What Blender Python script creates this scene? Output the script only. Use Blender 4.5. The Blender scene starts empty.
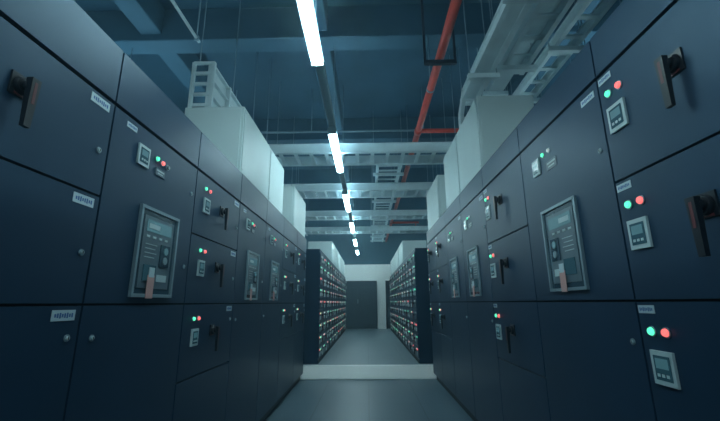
import bpy, bmesh, math, random
from mathutils import Vector, Matrix
random.seed(4)
H=1.15
scene=bpy.context.scene
scene.view_settings.view_transform='Standard'
scene.view_settings.look='None'
scene.view_settings.gamma=1.04

# ------------------------------------------------------------ materials
def mat(name,col,rough=0.5,metal=0.0,emit=None,es=0,noise=0.0,nscale=8,bump=0.0,bscale=200,spec=0.5,coat=0,tint=None):
    m=bpy.data.materials.new(name); m.use_nodes=True
    nt=m.node_tree; b=nt.nodes['Principled BSDF']
    b.inputs['Base Color'].default_value=(*col,1)
    b.inputs['Roughness'].default_value=rough
    b.inputs['Metallic'].default_value=metal
    b.inputs['Specular IOR Level'].default_value=spec
    b.inputs['Coat Weight'].default_value=coat
    if tint: b.inputs['Specular Tint'].default_value=(*tint,1)
    if emit:
        b.inputs['Emission Color'].default_value=(*emit,1)
        b.inputs['Emission Strength'].default_value=es
    if noise>0 or bump>0:
        tc=nt.nodes.new('ShaderNodeTexCoord')
    if noise>0:
        n=nt.nodes.new('ShaderNodeTexNoise'); n.inputs['Scale'].default_value=nscale; n.inputs['Detail'].default_value=6
        nt.links.new(tc.outputs['Object'],n.inputs['Vector'])
        r=nt.nodes.new('ShaderNodeValToRGB')
        r.color_ramp.elements[0].position=0.3; r.color_ramp.elements[1].position=0.7
        r.color_ramp.elements[0].color=(*[c*(1-noise) for c in col],1)
        r.color_ramp.elements[1].color=(*[min(1,c*(1+noise)) for c in col],1)
        nt.links.new(n.outputs['Fac'],r.inputs['Fac']); nt.links.new(r.outputs['Color'],b.inputs['Base Color'])
    if bump>0:
        n2=nt.nodes.new('ShaderNodeTexNoise'); n2.inputs['Scale'].default_value=bscale; n2.inputs['Detail'].default_value=2
        nt.links.new(tc.outputs['Object'],n2.inputs['Vector'])
        bp=nt.nodes.new('ShaderNodeBump'); bp.inputs['Strength'].default_value=bump; bp.inputs['Distance'].default_value=0.002
        nt.links.new(n2.outputs['Fac'],bp.inputs['Height']); nt.links.new(bp.outputs['Normal'],b.inputs['Normal'])
    return m

M={}
M['navy']=mat('powder_coat_navy',(0.0100,0.030,0.062),0.42,0.0,noise=0.10,nscale=3,bump=0.12,bscale=350,spec=0.5,tint=(0.36,0.70,1.0))
M['carc']=mat('carcass_dark',(0.002,0.004,0.008),0.7,spec=0.1)
M['plinth']=mat('plinth_black',(0.008,0.014,0.022),0.6)
M['white']=mat('painted_white_metal',(0.56,0.68,0.69),0.5,noise=0.05,nscale=2)
M['tray']=mat('galvanised_tray',(0.58,0.70,0.73),0.5,0.0,noise=0.08,nscale=6)
M['black']=mat('handle_black',(0.006,0.009,0.015),0.35)
M['silver']=mat('silver_trim',(0.26,0.36,0.41),0.35,0.4)
M['meter']=mat('meter_bezel',(0.46,0.58,0.60),0.4)
M['screen']=mat('meter_screen',(0.03,0.07,0.10),0.15,emit=(0.05,0.2,0.25),es=0.08)
M['screen2']=mat('meter_display',(0.15,0.25,0.29),0.25,emit=(0.1,0.35,0.4),es=0.12)
M['glass']=mat('window_panel',(0.03,0.065,0.095),0.15,coat=0.5)
M['brk']=mat('breaker_face',(0.09,0.14,0.175),0.4)
M['label']=mat('label_white',(0.50,0.63,0.67),0.5)
M['blue']=mat('label_print',(0.05,0.14,0.36),0.5)
M['redtag']=mat('tag_red',(0.62,0.33,0.30),0.6)
M['green_l']=mat('lamp_green',(0.05,0.6,0.3),0.3,emit=(0.10,1.0,0.55),es=1.3)
M['red_l']=mat('lamp_red',(0.8,0.10,0.10),0.3,emit=(1.0,0.16,0.15),es=1.3)
M['white_l']=mat('lamp_white',(0.8,0.8,0.8),0.3,emit=(0.8,1.0,0.95),es=0.3)
M['lampoff']=mat('lamp_dim',(0.25,0.35,0.35),0.3)
M['reddim']=mat('handle_red_tint',(0.12,0.022,0.026),0.4)  # red cast of the lights put into the colour; also colours some far levers
M['pipe']=mat('fire_pipe_red',(0.62,0.06,0.04),0.4,noise=0.1,nscale=5)
M['steel']=mat('threaded_rod_steel',(0.20,0.30,0.36),0.4,0.3)
M['strut']=mat('dark_strut',(0.012,0.022,0.04),0.5)
M['house']=mat('lamp_housing',(0.22,0.32,0.37),0.45)
M['tube']=mat('lamp_diffuser',(0.9,1,1),0.4,emit=(0.62,0.93,1.0),es=44)
M['ceil']=mat('ceiling_paint_blue',(0.030,0.095,0.150),0.75,noise=0.2,nscale=1.2,bump=0.3,bscale=30)
M['beam']=mat('beam_paint_blue',(0.038,0.110,0.165),0.7,noise=0.15,nscale=1.5,bump=0.3,bscale=30)
M['wall']=mat('wall_paint',(0.050,0.125,0.18),0.8,noise=0.1,nscale=1)
M['wallw']=mat('wall_paint_white',(0.86,0.93,0.92),0.8,noise=0.03,nscale=1)
M['door']=mat('door_dark',(0.022,0.044,0.066),0.4)
M['thr']=mat('step_white_tile',(0.94,0.97,0.94),0.35)

def floor_mat(name,c1,c2,grout,scale,rough):
    m=bpy.data.materials.new(name); m.use_nodes=True
    nt=m.node_tree; b=nt.nodes['Principled BSDF']
    tc=nt.nodes.new('ShaderNodeTexCoord')
    br=nt.nodes.new('ShaderNodeTexBrick'); br.offset=0.0; br.squash=1.0
    br.inputs['Scale'].default_value=1.0
    br.inputs['Brick Width'].default_value=scale; br.inputs['Row Height'].default_value=scale
    br.inputs['Mortar Size'].default_value=0.004
    br.inputs['Color1'].default_value=(*c1,1); br.inputs['Color2'].default_value=(*c2,1); br.inputs['Mortar'].default_value=(*grout,1)
    nt.links.new(tc.outputs['Object'],br.inputs['Vector'])
    n=nt.nodes.new('ShaderNodeTexNoise'); n.inputs['Scale'].default_value=4; n.inputs['Detail'].default_value=8
    nt.links.new(tc.outputs['Object'],n.inputs['Vector'])
    mx=nt.nodes.new('ShaderNodeMixRGB'); mx.blend_type='MULTIPLY'; mx.inputs['Fac'].default_value=0.25
    nt.links.new(br.outputs['Color'],mx.inputs['Color1']); nt.links.new(n.outputs['Fac'],mx.inputs['Color2'])
    nt.links.new(mx.outputs['Color'],b.inputs['Base Color'])
    mr=nt.nodes.new('ShaderNodeMapRange'); mr.inputs['To Min'].default_value=rough-0.02; mr.inputs['To Max'].default_value=rough+0.03
    nt.links.new(n.outputs['Fac'],mr.inputs['Value']); nt.links.new(mr.outputs['Result'],b.inputs['Roughness'])
    return m
M['floor']=floor_mat('floor_tiles',(0.075,0.135,0.178),(0.085,0.148,0.19),(0.035,0.065,0.09),0.6,0.40)
M['floor2']=floor_mat('raised_floor_tiles',(0.155,0.235,0.275),(0.165,0.245,0.285),(0.09,0.15,0.18),0.6,0.40)

# ------------------------------------------------------------ mesh builder
class MB:
    def __init__(s,name,origin=(0,0,0)):
        s.name=name; s.o=Vector(origin); s.bm=bmesh.new(); s.mats=[]
    def mi(s,m):
        if m not in s.mats: s.mats.append(m)
        return s.mats.index(m)
    def _set(s,verts,m,smooth=False):
        i=s.mi(m); fs=set(f for v in verts for f in v.link_faces)
        for f in fs: f.material_index=i; f.smooth=smooth
    def box(s,x0,x1,y0,y1,z0,z1,m,rot=None):
        if x0>x1:x0,x1=x1,x0
        c=Vector(((x0+x1)/2,(y0+y1)/2,(z0+z1)/2))
        mt=Matrix.Translation(c-s.o)
        if rot is not None: mt=mt@rot
        mt=mt@Matrix.Diagonal((x1-x0,abs(y1-y0),abs(z1-z0),1))
        r=bmesh.ops.create_cube(s.bm,size=1,matrix=mt); s._set(r['verts'],m)
    def cyl(s,p0,p1,r,m,seg=12,r2=None):
        p0=Vector(p0);p1=Vector(p1);d=p1-p0
        q=d.to_track_quat('Z','Y').to_matrix().to_4x4()
        mt=Matrix.Translation((p0+p1)/2-s.o)@q
        rr=bmesh.ops.create_cone(s.bm,cap_ends=True,segments=seg,radius1=r,radius2=r if r2 is None else r2,depth=d.length,matrix=mt)
        s._set(rr['verts'],m,False)
        for f in set(f for v in rr['verts'] for f in v.link_faces):
            if len(f.verts)==4: f.smooth=True
    def prism(s,pts0,pts1,m):
        a=[s.bm.verts.new(Vector(p)-s.o) for p in pts0]; b=[s.bm.verts.new(Vector(p)-s.o) for p in pts1]
        n=len(a); fs=[s.bm.faces.new(a),s.bm.faces.new(b[::-1])]
        for i in range(n): fs.append(s.bm.faces.new((a[i],b[i],b[(i+1)%n],a[(i+1)%n])))
        bmesh.ops.recalc_face_normals(s.bm,faces=fs)
        for f in fs: f.material_index=s.mi(m)
    def done(s,bevel=0.0,seg=1):
        me=bpy.data.meshes.new(s.name); s.bm.to_mesh(me); s.bm.free()
        for m in s.mats: me.materials.append(M[m])
        ob=bpy.data.objects.new(s.name,me); ob.location=s.o; scene.collection.objects.link(ob)
        if bevel>0:
            b=ob.modifiers.new('bevel','BEVEL'); b.width=bevel; b.segments=seg; b.limit_method='ANGLE'; b.angle_limit=math.radians(50)
        return ob

# ------------------------------------------------------------ shell
ZC=4.7; YB=-5.0; YF=15.0; XW=4.2
STEP=0.17; YS=6.35
b=MB('floor'); b.box(-XW,XW,YB,YF,-0.2,0,'floor'); b.done()
b=MB('floor_raised'); b.box(-XW,XW,YS+0.02,YF,0.0,STEP,'floor2'); b.done()
b=MB('trim_1')
b.prism([(-1.30,YS-0.12,0.0),(-1.30,YS-0.12,0.012),(-1.30,YS+0.02,STEP+0.004),(-1.30,YS+0.02,0.0)],
        [(1.30,YS-0.12,0.0),(1.30,YS-0.12,0.012),(1.30,YS+0.02,STEP+0.004),(1.30,YS+0.02,0.0)],'thr')
b.box(-1.30,1.30,YS+0.02,YS+0.14,STEP,STEP+0.004,'thr'); b.done(0.003)
b=MB('ceiling'); b.box(-XW,XW,YB,YF,ZC,ZC+0.2,'ceil')
for y in (-1.8,1.1,4.0,6.9,9.8,12.7): b.box(-XW,XW,y-0.13,y+0.13,ZC-0.45,ZC,'beam')
for x in (-2.6,-0.58,2.6): b.box(x-0.13,x+0.13,YB,YF,ZC-0.36,ZC,'beam')
b.done(0.01)
b=MB('wall_left'); b.box(-XW-0.2,-XW,YB,YF,0,ZC,'wall'); b.done()
b=MB('wall_right'); b.box(XW,XW+0.2,YB,YF,0,ZC,'wall'); b.done()
b=MB('wall_back'); b.box(-XW,XW,YB-0.2,YB,0,ZC,'wall'); b.done()
b=MB('wall_far'); b.box(-XW,XW,YF,YF+0.2,0,2.62,'wallw'); b.box(-XW,XW,YF,YF+0.2,2.62,ZC,'wall'); b.done()

def door(name,x0,x1,z0,z1):
    y=YF-0.003
    b=MB(name,((x0+x1)/2,y,z0))
    b.box(x0,x0+0.05,y-0.06,y,z0,z1,'strut'); b.box(x1-0.05,x1,y-0.06,y,z0,z1,'strut'); b.box(x0,x1,y-0.06,y,z1-0.05,z1,'strut')
    b.box(x0+0.05,x1-0.05,y-0.045,y,z0+0.01,z1-0.05,'door')
    xm=(x0+x1)/2
    b.box(x0+0.15,xm-0.06,y-0.055,y-0.045,z0+0.2,z1-0.25,'door'); b.box(xm+0.06,x1-0.15,y-0.055,y-0.045,z0+0.2,z1-0.25,'door')
    b.box(xm-0.05,xm-0.03,y-0.09,y-0.045,z0+0.95,z0+1.1,'silver')
    b.done(0.004)
door('door_1',-1.05,0.36,STEP,1.98)
door('door_2',0.70,1.7,STEP,1.98)

# ------------------------------------------------------------ switchgear parts
def P(b,s,X):
    def bx(y0,y1,z0,z1,d0,d1,m): b.box(s*(X-d0),s*(X-d1),y0,y1,z0,z1,m)
    def cy(y,z,d0,d1,r,m,seg=14,r2=None): b.cyl((s*(X-d0),y,z),(s*(X-d1),y,z),r,m,seg,r2)
    return bx,cy
D0=0.022
def lamp(b,s,X,y,z,m,r=0.013):
    bx,cy=P(b,s,X)
    cy(y,z,D0,D0+0.004,r*1.3,'silver'); cy(y,z,D0+0.004,D0+0.012,r,m,14,r*0.8)
def meter(b,s,X,y,z,w=0.095,h=0.105):
    bx,cy=P(b,s,X)
    bx(y-w/2,y+w/2,z-h/2,z+h/2,D0,D0+0.009,'meter')
    bx(y-w*0.36,y+w*0.36,z-h*0.36,z+h*0.36,D0+0.009,D0+0.011,'screen')
    bx(y-w*0.28,y+w*0.28,z-h*0.02,z+h*0.28,D0+0.011,D0+0.012,'screen2')
    for i in range(3): bx(y-w*0.26+i*w*0.2,y-w*0.14+i*w*0.2,z-h*0.26,z-h*0.17,D0+0.011,D0+0.013,'meter')
def lock(b,s,X,y,z):
    bx,cy=P(b,s,X)
    cy(y,z,D0,D0+0.004,0.012,'silver'); cy(y,z,D0+0.004,D0+0.008,0.007,'meter'); bx(y-0.002,y+0.002,z-0.005,z+0.005,D0+0.008,D0+0.009,'black')
def handle(b,s,X,y,z,L=0.13,k=1.0):
    bx,cy=P(b,s,X)
    bx(y-0.034*k,y+0.034*k,z-0.034*k,z+0.034*k,D0,D0+0.006,'black')
    cy(y,z,D0+0.006,D0+0.020,0.029*k,'black',20,0.026*k)
    cy(y,z,D0+0.020,D0+0.034,0.018*k,'black',16)
    def pt(yy,zz,d): return (s*(X-d),yy,zz)
    w0,w1=0.015*k,0.011*k
    z0,z1=z+0.022*k,z-L
    b.prism([pt(y-w0,z0,D0+0.030),pt(y+w0,z0,D0+0.030),pt(y+w0,z0,D0+0.050),pt(y-w0,z0,D0+0.050)],
            [pt(y-w1,z1,D0+0.034),pt(y+w1,z1,D0+0.034),pt(y+w1,z1,D0+0.048),pt(y-w1,z1,D0+0.048)],'black')
    bx(y-0.020*k,y+0.020*k,z-0.032*k,z-0.025*k,D0+0.006,D0+0.008,'reddim')  # both red strips paint the tint that the lights leave on the handle
    bx(y-0.005*k,y+0.005*k,z-L*0.45,z+0.010,D0+0.0495,D0+0.0505,'reddim')
def label(b,s,X,y,z,w=0.10,h=0.035):
    bx,cy=P(b,s,X)
    bx(y-w/2,y+w/2,z-h/2,z+h/2,D0,D0+0.002,'label')
    for i in range(8):
        yy=y-w*0.36+i*w*0.103; hh=h*(0.16+0.05*((i*7)%3))
        bx(yy-w*0.035,yy+w*0.035,z-hh,z+hh,D0+0.002,D0+0.0027,'blue')
def plate(b,s,X,y,z,w=0.08,h=0.035):
    bx,cy=P(b,s,X)
    bx(y-w/2,y+w/2,z-h/2,z+h/2,D0,D0+0.004,'brk')
    bx(y-w*0.4,y+w*0.4,z+h*0.1,z+h*0.3,D0+0.004,D0+0.005,'meter'); bx(y-w*0.3,y+w*0.3,z-h*0.25,z-h*0.1,D0+0.004,D0+0.005,'meter')
def window(b,s,X,y0,y1,z0,z1,tag=True):
    bx,cy=P(b,s,X)
    t=0.015
    bx(y0,y1,z0,z0+t,D0,D0+0.014,'silver'); bx(y0,y1,z1-t,z1,D0,D0+0.014,'silver')
    bx(y0,y0+t,z0+t,z1-t,D0,D0+0.014,'silver'); bx(y1-t,y1,z0+t,z1-t,D0,D0+0.014,'silver')
    bx(y0+t,y1-t,z0+t,z1-t,D0,D0+0.004,'glass')
    a0,a1=y0+t+0.025,y1-t-0.025; c0,c1=z0+t+0.025,z1-t-0.025; W=a1-a0; Hh=c1-c0
    bx(a0,a1,c0,c1,D0+0.004,D0+0.007,'brk')
    e=D0+0.007
    bx(a0+W*0.08,a0+W*0.92,c0+Hh*0.78,c0+Hh*0.95,e,e+0.002,'screen2')
    bx(a0+W*0.14,a0+W*0.5,c0+Hh*0.83,c0+Hh*0.90,e+0.002,e+0.003,'meter')
    for i in range(4): bx(a0+W*(0.1+0.2*i),a0+W*(0.2+0.2*i),c0+Hh*0.70,c0+Hh*0.73,e,e+0.003,'meter')
    for i in range(4): bx(a0+W*0.1,a0+W*(0.42+0.05*(i%2)),c0+Hh*(0.42+0.06*i),c0+Hh*(0.432+0.06*i),e,e+0.002,'meter')
    bx(a0+W*0.60,a0+W*0.92,c0+Hh*0.32,c0+Hh*0.64,e,e+0.004,'glass')
    cy(a0+W*0.76,c0+Hh*0.55,e+0.004,e+0.009,W*0.07,'screen2'); cy(a0+W*0.76,c0+Hh*0.41,e+0.004,e+0.009,W*0.07,'silver')
    bx(a0+W*0.12,a0+W*0.5,c0+Hh*0.10,c0+Hh*0.32,e,e+0.004,'screen')
    bx(a0+W*0.56,a0+W*0.9,c0+Hh*0.1,c0+Hh*0.2,e,e+0.002,'meter')
    if tag:
        ty=(y0*0.62+y1*0.38) if s<0 else (y0*0.45+y1*0.55)
        bx(ty-0.028,ty+0.028,z0-0.005,z0+0.10,D0+0.015,D0+0.017,'redtag')
        bx(ty-0.022,ty+0.022,z0+0.09,z0+0.135,D0+0.015,D0+0.018,'label')

def doorpanel(b,s,X,y0,y1,z0,z1,gb=0.0045):
    bx,cy=P(b,s,X); g=0.0045
    bx(y0+g,y1-g,z0+gb,z1-g,0.0,D0,'navy')

def cabinet(s,X,y0,y1,kind,top,strip,r1,zm,low):
    b=MB('switchgear_cabinet',(s*(X+0.45),(y0+y1)/2,0)); bx,cy=P(b,s,X)
    bx(y0+0.001,y1-0.001,0.08,top-0.004,-0.90,0.0,'carc'); bx(y0+0.001,y1-0.001,0,0.08,-0.88,-0.02,'plinth')
    doorpanel(b,s,X,y0,y1,strip,top,0.012)
    w=y1-y0
    if kind=='drawers':
        bounds=[(r1,strip),(zm,r1),(low,zm),(0.09,low)]
        for i,(a,c) in enumerate(bounds):
            doorpanel(b,s,X,y0,y1,a,c)
            if i<3:
                if s<0:
                    near = 0.3<y0<1.0
                    hy = y0+w*0.53 if not near else (y0+0.405 if i==0 else y0+0.24)
                    handle(b,s,X,hy,c-0.165,0.13)
                    if y0>1.5:
                        lamp(b,s,X,y0+0.13,c-0.085,'green_l',0.011); lamp(b,s,X,y0+0.195,c-0.085,'red_l',0.011); meter(b,s,X,y0+0.16,c-0.19,0.085,0.095)
                    label(b,s,X,y1-0.08,c-0.035)
                    lock(b,s,X,y1-0.05,c-(0.22 if i<2 else 0.11))
                else:
                    handle(b,s,X,y0+w*0.53,c-0.19,0.15,1.1)
                    lamp(b,s,X,y1-0.125,c-0.105,'red_l',0.014); lamp(b,s,X,y1-0.06,c-0.105,'green_l',0.014); meter(b,s,X,y1-0.09,c-0.222,0.10,0.11)
                    label(b,s,X,y1-0.05,c-0.03,0.08,0.028)
    else:
        doorpanel(b,s,X,y0,y1,zm,strip); doorpanel(b,s,X,y0,y1,0.09,zm)
        if s<0:
            window(b,s,X,y0+0.25,y0+0.59,zm+0.03,zm+0.44)
            meter(b,s,X,y0+0.22,zm+0.655,0.085,0.095); lamp(b,s,X,y0+0.33,zm+0.685,'green_l',0.011); lamp(b,s,X,y0+0.38,zm+0.68,'red_l',0.011); lamp(b,s,X,y0+0.43,zm+0.675,'lampoff',0.011)
            plate(b,s,X,y0+0.37,zm+0.625); lock(b,s,X,y1-0.05,zm+0.62); lock(b,s,X,y1-0.05,zm+0.2); lock(b,s,X,y0+0.07,zm-0.12); label(b,s,X,y0+0.12,strip-0.04,0.07,0.025)
        else:
            window(b,s,X,y0+0.28,y0+0.63,zm+0.05,zm+0.49)
            meter(b,s,X,y0+0.63,zm+0.755,0.085,0.095); lamp(b,s,X,y0+0.47,zm+0.80,'white_l',0.012); lamp(b,s,X,y0+0.54,zm+0.80,'green_l',0.012)
            plate(b,s,X,y0+0.46,zm+0.72,0.11,0.05); lock(b,s,X,y0+0.05,zm+0.62); lock(b,s,X,y0+0.05,zm-0.15); label(b,s,X,y0+0.08,strip-0.05,0.10,0.03)
    return b.done(0.002)

XL,XR=1.04,1.02
Ls=[-1.04,-0.24,0.56,1.36,2.12,2.90,3.70,4.50,5.40,6.22]
Lk=['door','drawers','drawers','door','drawers','door','door','drawers','drawers']
for i,k_ in enumerate(Lk):
    cabinet(-1,XL,Ls[i],Ls[i+1],k_,H+1.04,H+0.79,H+0.40,H,H-0.41)
Rs=[-0.94,-0.14,0.66,1.46,2.30,3.10,3.90,4.70,5.45,6.22]
Rk=['door','door','drawers','door','drawers','door','door','drawers','drawers']
for i,k_ in enumerate(Rk):
    cabinet(1,XR,Rs[i],Rs[i+1],k_,H+1.13,H+0.93,H+0.46,H,H-0.42)

# ------------------------------------------------------------ bus-bar boxes
def busbox(s,X,y0,y1,z0,z1,dep=0.52):
    b=MB('busbar_enclosure',(s*(X+dep/2),(y0+y1)/2,z0)); 
    b.box(s*X,s*(X+dep),y0+0.004,y1-0.004,z0,z1,'white')
    b.box(s*(X-0.008),s*X,y0+0.02,y1-0.02,z0+0.02,z1-0.02,'white')
    b.box(s*(X+0.02),s*(X+dep-0.02),y0-0.004,y0+0.004,z0+0.02,z1-0.02,'white')
    for yy in (y0+0.035,y1-0.035):
        for zz in (z0+0.05,z1-0.05): b.cyl((s*(X-0.008),yy,zz),(s*(X-0.014),yy,zz),0.006,'silver',8)
    b.done(0.004)
zt=H+1.042
busbox(-1,XL+0.01,2.92,3.80,zt,H+1.66); busbox(-1,XL+0.01,3.81,4.50,zt,H+1.66); busbox(-1,XL+0.01,5.20,6.2,zt,H+1.66)
zt=H+1.132
busbox(1,XR+0.01,3.15,3.95,zt,H+1.86); busbox(1,XR+0.01,3.96,4.70,zt,H+1.86); busbox(1,XR+0.01,5.2,6.2,zt,H+1.80)

# ------------------------------------------------------------ far motor control centres
def mcc(s,X,y0,y1,z0,z1):
    b=MB('motor_control_cabinet',(s*(X+0.35),(y0+y1)/2,z0)); bx,cy=P(b,s,X)
    bx(y0+0.001,y1-0.001,z0,z1,-0.60,0.0,'navy'); bx(y0,y1,z0,z0+0.06,0,0.01,'plinth')
    n=9; hh=(z1-z0-0.14)/n
    for i in range(n):
        a=z0+0.08+i*hh
        bx(y0+0.004,y1-0.10,a+0.004,a+hh-0.004,0,0.015,'navy')
        for j,yy in enumerate((0.06,0.12,0.18)):
            m=random.choice(['green_l','red_l','white_l','lampoff','white_l','meter'])
            cy(y0+yy,a+hh*0.68,0.015,0.024,0.014,m,8)
        bx(y0+0.05,y0+0.19,a+hh*0.15,a+hh*0.45,0.015,0.02,random.choice(['meter','brk','label']))
        bx(y0+0.27,y0+0.35,a+hh*0.22,a+hh*0.8,0.015,0.022,random.choice(['brk','meter'])); cy(y0+0.31,a+hh*0.5,0.022,0.04,0.02,'black',10)
        bx(y0+0.30,y0+0.32,a+hh*0.15,a+hh*0.6,0.035,0.05,random.choice(['black','black','reddim','meter']))
    bx(y1-0.09,y1-0.004,z0+0.08,z1-0.06,0,0.012,'navy')
    b.done(0.002)
XF=0.84; MT=H+0.93
y=6.60
while y<13.9:
    mcc(-1,XF,y,y+0.6,STEP,MT); mcc(1,XF,y,y+0.6,STEP,MT); y+=0.6
for s in (-1,1):
    for y0 in (9.0,10.3,11.6,12.7):
        busbox(s,XF+0.01,y0,y0+1.1 if y0!=11.6 else y0+1.05,MT+0.002,H+1.45,0.58)

# ------------------------------------------------------------ luminaires
ZL=H+1.8; XLt=-0.37
def strip(b,x,y0,L,zl):
    y1=y0+L
    b.prism([(x-0.035,y0,zl+0.07),(x+0.035,y0,zl+0.07),(x+0.055,y0,zl+0.016),(x-0.055,y0,zl+0.016)],
            [(x-0.035,y1,zl+0.07),(x+0.035,y1,zl+0.07),(x+0.055,y1,zl+0.016),(x-0.055,y1,zl+0.016)],'house')
    b.prism([(x-0.044,y0+0.02,zl+0.016),(x-0.026,y0+0.02,zl-0.018),(x+0.026,y0+0.02,zl-0.018),(x+0.044,y0+0.02,zl+0.016)],
            [(x-0.044,y1-0.02,zl+0.016),(x-0.026,y1-0.02,zl-0.018),(x+0.026,y1-0.02,zl-0.018),(x+0.044,y1-0.02,zl+0.016)],'tube')
    b.box(x-0.048,x+0.048,y0,y0+0.02,zl-0.020,zl+0.016,'house'); b.box(x-0.048,x+0.048,y1-0.02,y1,zl-0.020,zl+0.016,'house')
def light_run(x,zl,ys,L,e_up,rodstep=1.6):
    b=MB('strip_light_run',(x,5,zl))
    for y0 in ys: strip(b,x,y0,L,zl)
    b.box(x-0.035,x+0.035,YB+0.3,YF-0.1,zl+0.07,zl+0.13,'house')
    y=-4.0
    while y<14.6:
        b.cyl((x,y,zl+0.13),(x,y,ZC),0.005,'steel',6); y+=rodstep
    ob=b.done(0.002)
    for y0 in ys:
        la=bpy.data.lights.new('added_fill_up','AREA'); la.shape='RECTANGLE'; la.size=0.05; la.size_y=L-0.06; la.energy=e_up; la.color=(0.46,0.82,1.0)  # added upward fill that brightens the ceiling, one per fixture
        lo=bpy.data.objects.new('added_fill_up_light',la); scene.collection.objects.link(lo); lo.parent=ob; lo.location=(0,y0+L/2-5,0.14); lo.rotation_euler=(math.pi,0,0)
light_run(XLt,ZL,(-3.3,-1.0,1.28,3.74,6.10,8.45,10.8,13.1),1.28,8)
light_run(-2.9,H+1.9,(-1.5,3.0,7.5,11.5),2.4,14)  # unseen side-aisle run, added to light the ceiling and walls
light_run(2.9,H+1.9,(-1.5,3.0,7.5,11.5),2.4,14)  # same on the right: unseen, added for ceiling and wall light

# ------------------------------------------------------------ cable ladders
def rod(b,x,y,z0,z1=ZC): b.cyl((x,y,z0),(x,y,z1),0.006,'steel',6)
def ladder_x(x0,x1,y0,y1,z,hh=0.13):
    b=MB('cable_ladder',((x0+x1)/2,(y0+y1)/2,z))
    for y in (y0,y1):
        b.box(x0,x1,y-0.006,y+0.006,z,z+hh,'tray'); b.box(x0,x1,y-0.03,y+0.03,z-0.004,z,'tray'); b.box(x0,x1,y-0.03,y+0.03,z+hh,z+hh+0.004,'tray')
    x=x0+0.08
    while x<x1: b.box(x-0.025,x+0.025,y0,y1,z+0.01,z+0.03,'tray'); x+=0.22
    for x in (x0+0.35,x1-0.35):
        b.box(x-0.02,x+0.02,y0-0.08,y1+0.08,z-0.044,z-0.004,'tray')
        rod(b,x,y0-0.06,z-0.05); rod(b,x,y1+0.06,z-0.05)
    b.done(0.0015)
def ladder_y(x0,x1,y0,y1,z,drop=None,hh=0.10,solid=False,step=0.25):
    b=MB('cable_ladder',((x0+x1)/2,(y0+y1)/2,z))
    if solid: b.box(x0,x1,y0,y1,z,z+0.005,'tray')
    for x in (x0,x1):
        b.box(x-0.006,x+0.006,y0,y1,z,z+hh,'tray'); b.box(x-0.022,x+0.022,y0,y1,z-0.004,z,'tray'); b.box(x-0.022,x+0.022,y0,y1,z+hh,z+hh+0.004,'tray')
        if drop: 
            b.prism([(x-0.02,y1,z),(x+0.02,y1,z),(x+0.02,y1,z+hh),(x-0.02,y1,z+hh)],[(x-0.02,y1+0.14,z-0.14),(x+0.02,y1+0.14,z-0.14),(x+0.02,y1+0.22,z-0.08),(x-0.02,y1+0.22,z-0.08)],'tray')
            b.box(x-0.02,x+0.02,y1+0.13,y1+0.22,drop,z-0.10,'tray')
    y=y0+0.08
    while y<y1: b.box(x0,x1,y-0.025,y+0.025,z+0.01,z+0.03,'tray'); y+=step
    if drop:
        zz=drop+0.1
        while zz<z-0.1: b.box(x0,x1,y1+0.16,y1+0.18,zz-0.02,zz+0.02,'tray'); zz+=0.22
    y=y0+0.4
    while y<y1:
        b.box(x0-0.08,x1+0.08,y-0.025,y+0.025,z-0.054,z-0.004,'tray')
        rod(b,x0-0.06,y,z-0.05); rod(b,x1+0.06,y,z-0.05); y+=0.95
    b.done(0.0015)
ladder_x(-1.75,1.6,4.93,5.40,H+2.05)
ladder_x(-1.75,1.6,6.75,7.25,H+2.05)
ladder_x(-2.2,2.2,8.9,9.3,H+2.05)
ladder_x(-2.2,2.2,10.9,11.3,H+2.05)
ladder_y(0.20,0.60,6.1,14.6,H+2.30)
ladder_y(1.06,1.20,-1.0,3.65,H+2.12,drop=H+1.87,solid=True)
ladder_y(1.34,1.56,-1.0,3.35,H+2.20)
ladder_y(1.24,1.36,-1.0,4.4,H+2.42)
ladder_y(1.52,1.66,-1.0,4.4,H+2.50,solid=True)
ladder_y(1.85,2.05,-1.0,8.0,H+2.40)
ladder_y(2.20,2.50,-1.0,8.0,H+2.30)

# vertical side tray rising above the left bus-bar enclosures
b=MB('cable_riser_tray',(-1.40,3.5,H+1.66))
z0=H+1.662
b.box(-1.415,-1.405,2.95,4.25,z0,z0+0.46,'tray')
for zz in (z0,z0+0.15,z0+0.30,z0+0.44): b.box(-1.405,-1.37,2.95,4.25,zz,zz+0.02,'tray')
for yy in (2.95,3.35,3.8,4.22): b.box(-1.405,-1.36,yy,yy+0.035,z0,z0+0.46,'tray')
for x in (-1.56,-1.38): b.box(x,x+0.03,2.94,2.97,z0,z0+0.46,'tray')
for i in range(5): b.box(-1.55,-1.36,2.945,2.965,z0+0.02+i*0.105,z0+0.05+i*0.105,'tray')
rod(b,-1.5,2.96,z0+0.46); rod(b,-1.39,3.5,z0+0.46); rod(b,-1.39,4.2,z0+0.46)
b.done(0.002)

b=MB('steel_conduit',(-1.5,1,H+2.3)); b.cyl((-1.5,-2.5,H+2.3),(-1.5,2.9,H+2.3),0.014,'tray',10)
for y in (-1.5,0.5,2.2,2.85): b.box(-1.52,-1.48,y-0.01,y+0.01,H+2.28,H+2.32,'steel'); rod(b,-1.5,y,H+2.31)
b.done()
b=MB('steel_conduit',(0,5.7,H+2.75)); b.cyl((-2.4,5.7,H+2.75),(2.4,5.7,H+2.75),0.018,'steel',10)
for x in (-2.2,-0.9,0.95,2.2): rod(b,x,5.7,H+2.75)
b.done()

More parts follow.
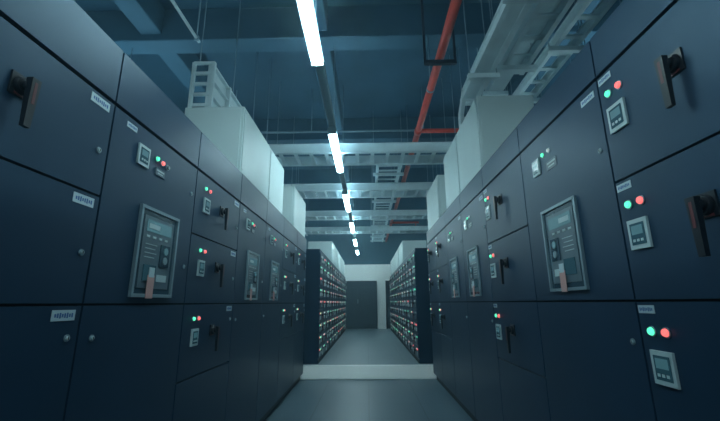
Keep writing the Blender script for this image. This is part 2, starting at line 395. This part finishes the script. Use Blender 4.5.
# ------------------------------------------------------------ sprinkler pipe
zp=H+2.4; xp=0.755
b=MB('sprinkler_pipe',(xp,5,zp))
b.cyl((xp,YB+0.05,zp),(xp,YF-0.02,zp),0.044,'pipe',18)
for y in (-1.0,5.0,8.4,11.4):
    b.cyl((xp,y-0.06,zp),(xp,y+0.06,zp),0.054,'pipe',18)
    b.cyl((xp,y,zp),(xp+0.85,y,zp),0.032,'pipe',14)
    b.cyl((xp+0.75,y,zp),(xp+0.75,y,zp-0.12),0.012,'pipe',10); b.cyl((xp+0.75,y,zp-0.12),(xp+0.75,y,zp-0.15),0.02,'silver',10)
for y in (0.2,2.0,3.9,6.3,9.5,12.5):
    b.cyl((xp,y-0.015,zp),(xp,y+0.015,zp),0.049,'steel',16); rod(b,xp,y,zp+0.03)
b.done()
b=MB('pipe_trapeze_hanger',(0.72,3.3,H+2.2))
y=3.3
b.box(0.60,0.90,y-0.02,y+0.02,H+2.30,H+2.345,'strut')
for x in (0.60,0.90): b.box(x-0.012,x+0.012,y-0.012,y+0.012,H+2.30,ZC,'strut')
b.done(0.002)

# ------------------------------------------------------------ faint atmospheric haze (world volume)
w=bpy.data.worlds.new('world'); scene.world=w; w.use_nodes=True
nt=w.node_tree
nt.nodes['Background'].inputs['Color'].default_value=(0.05,0.12,0.2,1); nt.nodes['Background'].inputs['Strength'].default_value=0.3
vs=nt.nodes.new('ShaderNodeVolumeScatter'); vs.inputs['Color'].default_value=(0.50,0.83,1.0,1); vs.inputs['Density'].default_value=0.012; vs.inputs['Anisotropy'].default_value=0.2
nt.links.new(vs.outputs['Volume'],nt.nodes['World Output'].inputs['Volume'])

cam=bpy.data.cameras.new('camera'); co=bpy.data.objects.new('camera',cam); scene.collection.objects.link(co)
cam.sensor_width=36; cam.lens=18.75; cam.clip_start=0.02
R=Matrix.Rotation(math.radians(1.07),4,'Z')@Matrix.Rotation(math.radians(90+13.8),4,'X')@Matrix.Rotation(math.radians(-0.4),4,'Z')
co.matrix_world=Matrix.Translation((0,0,H))@R
scene.camera=co
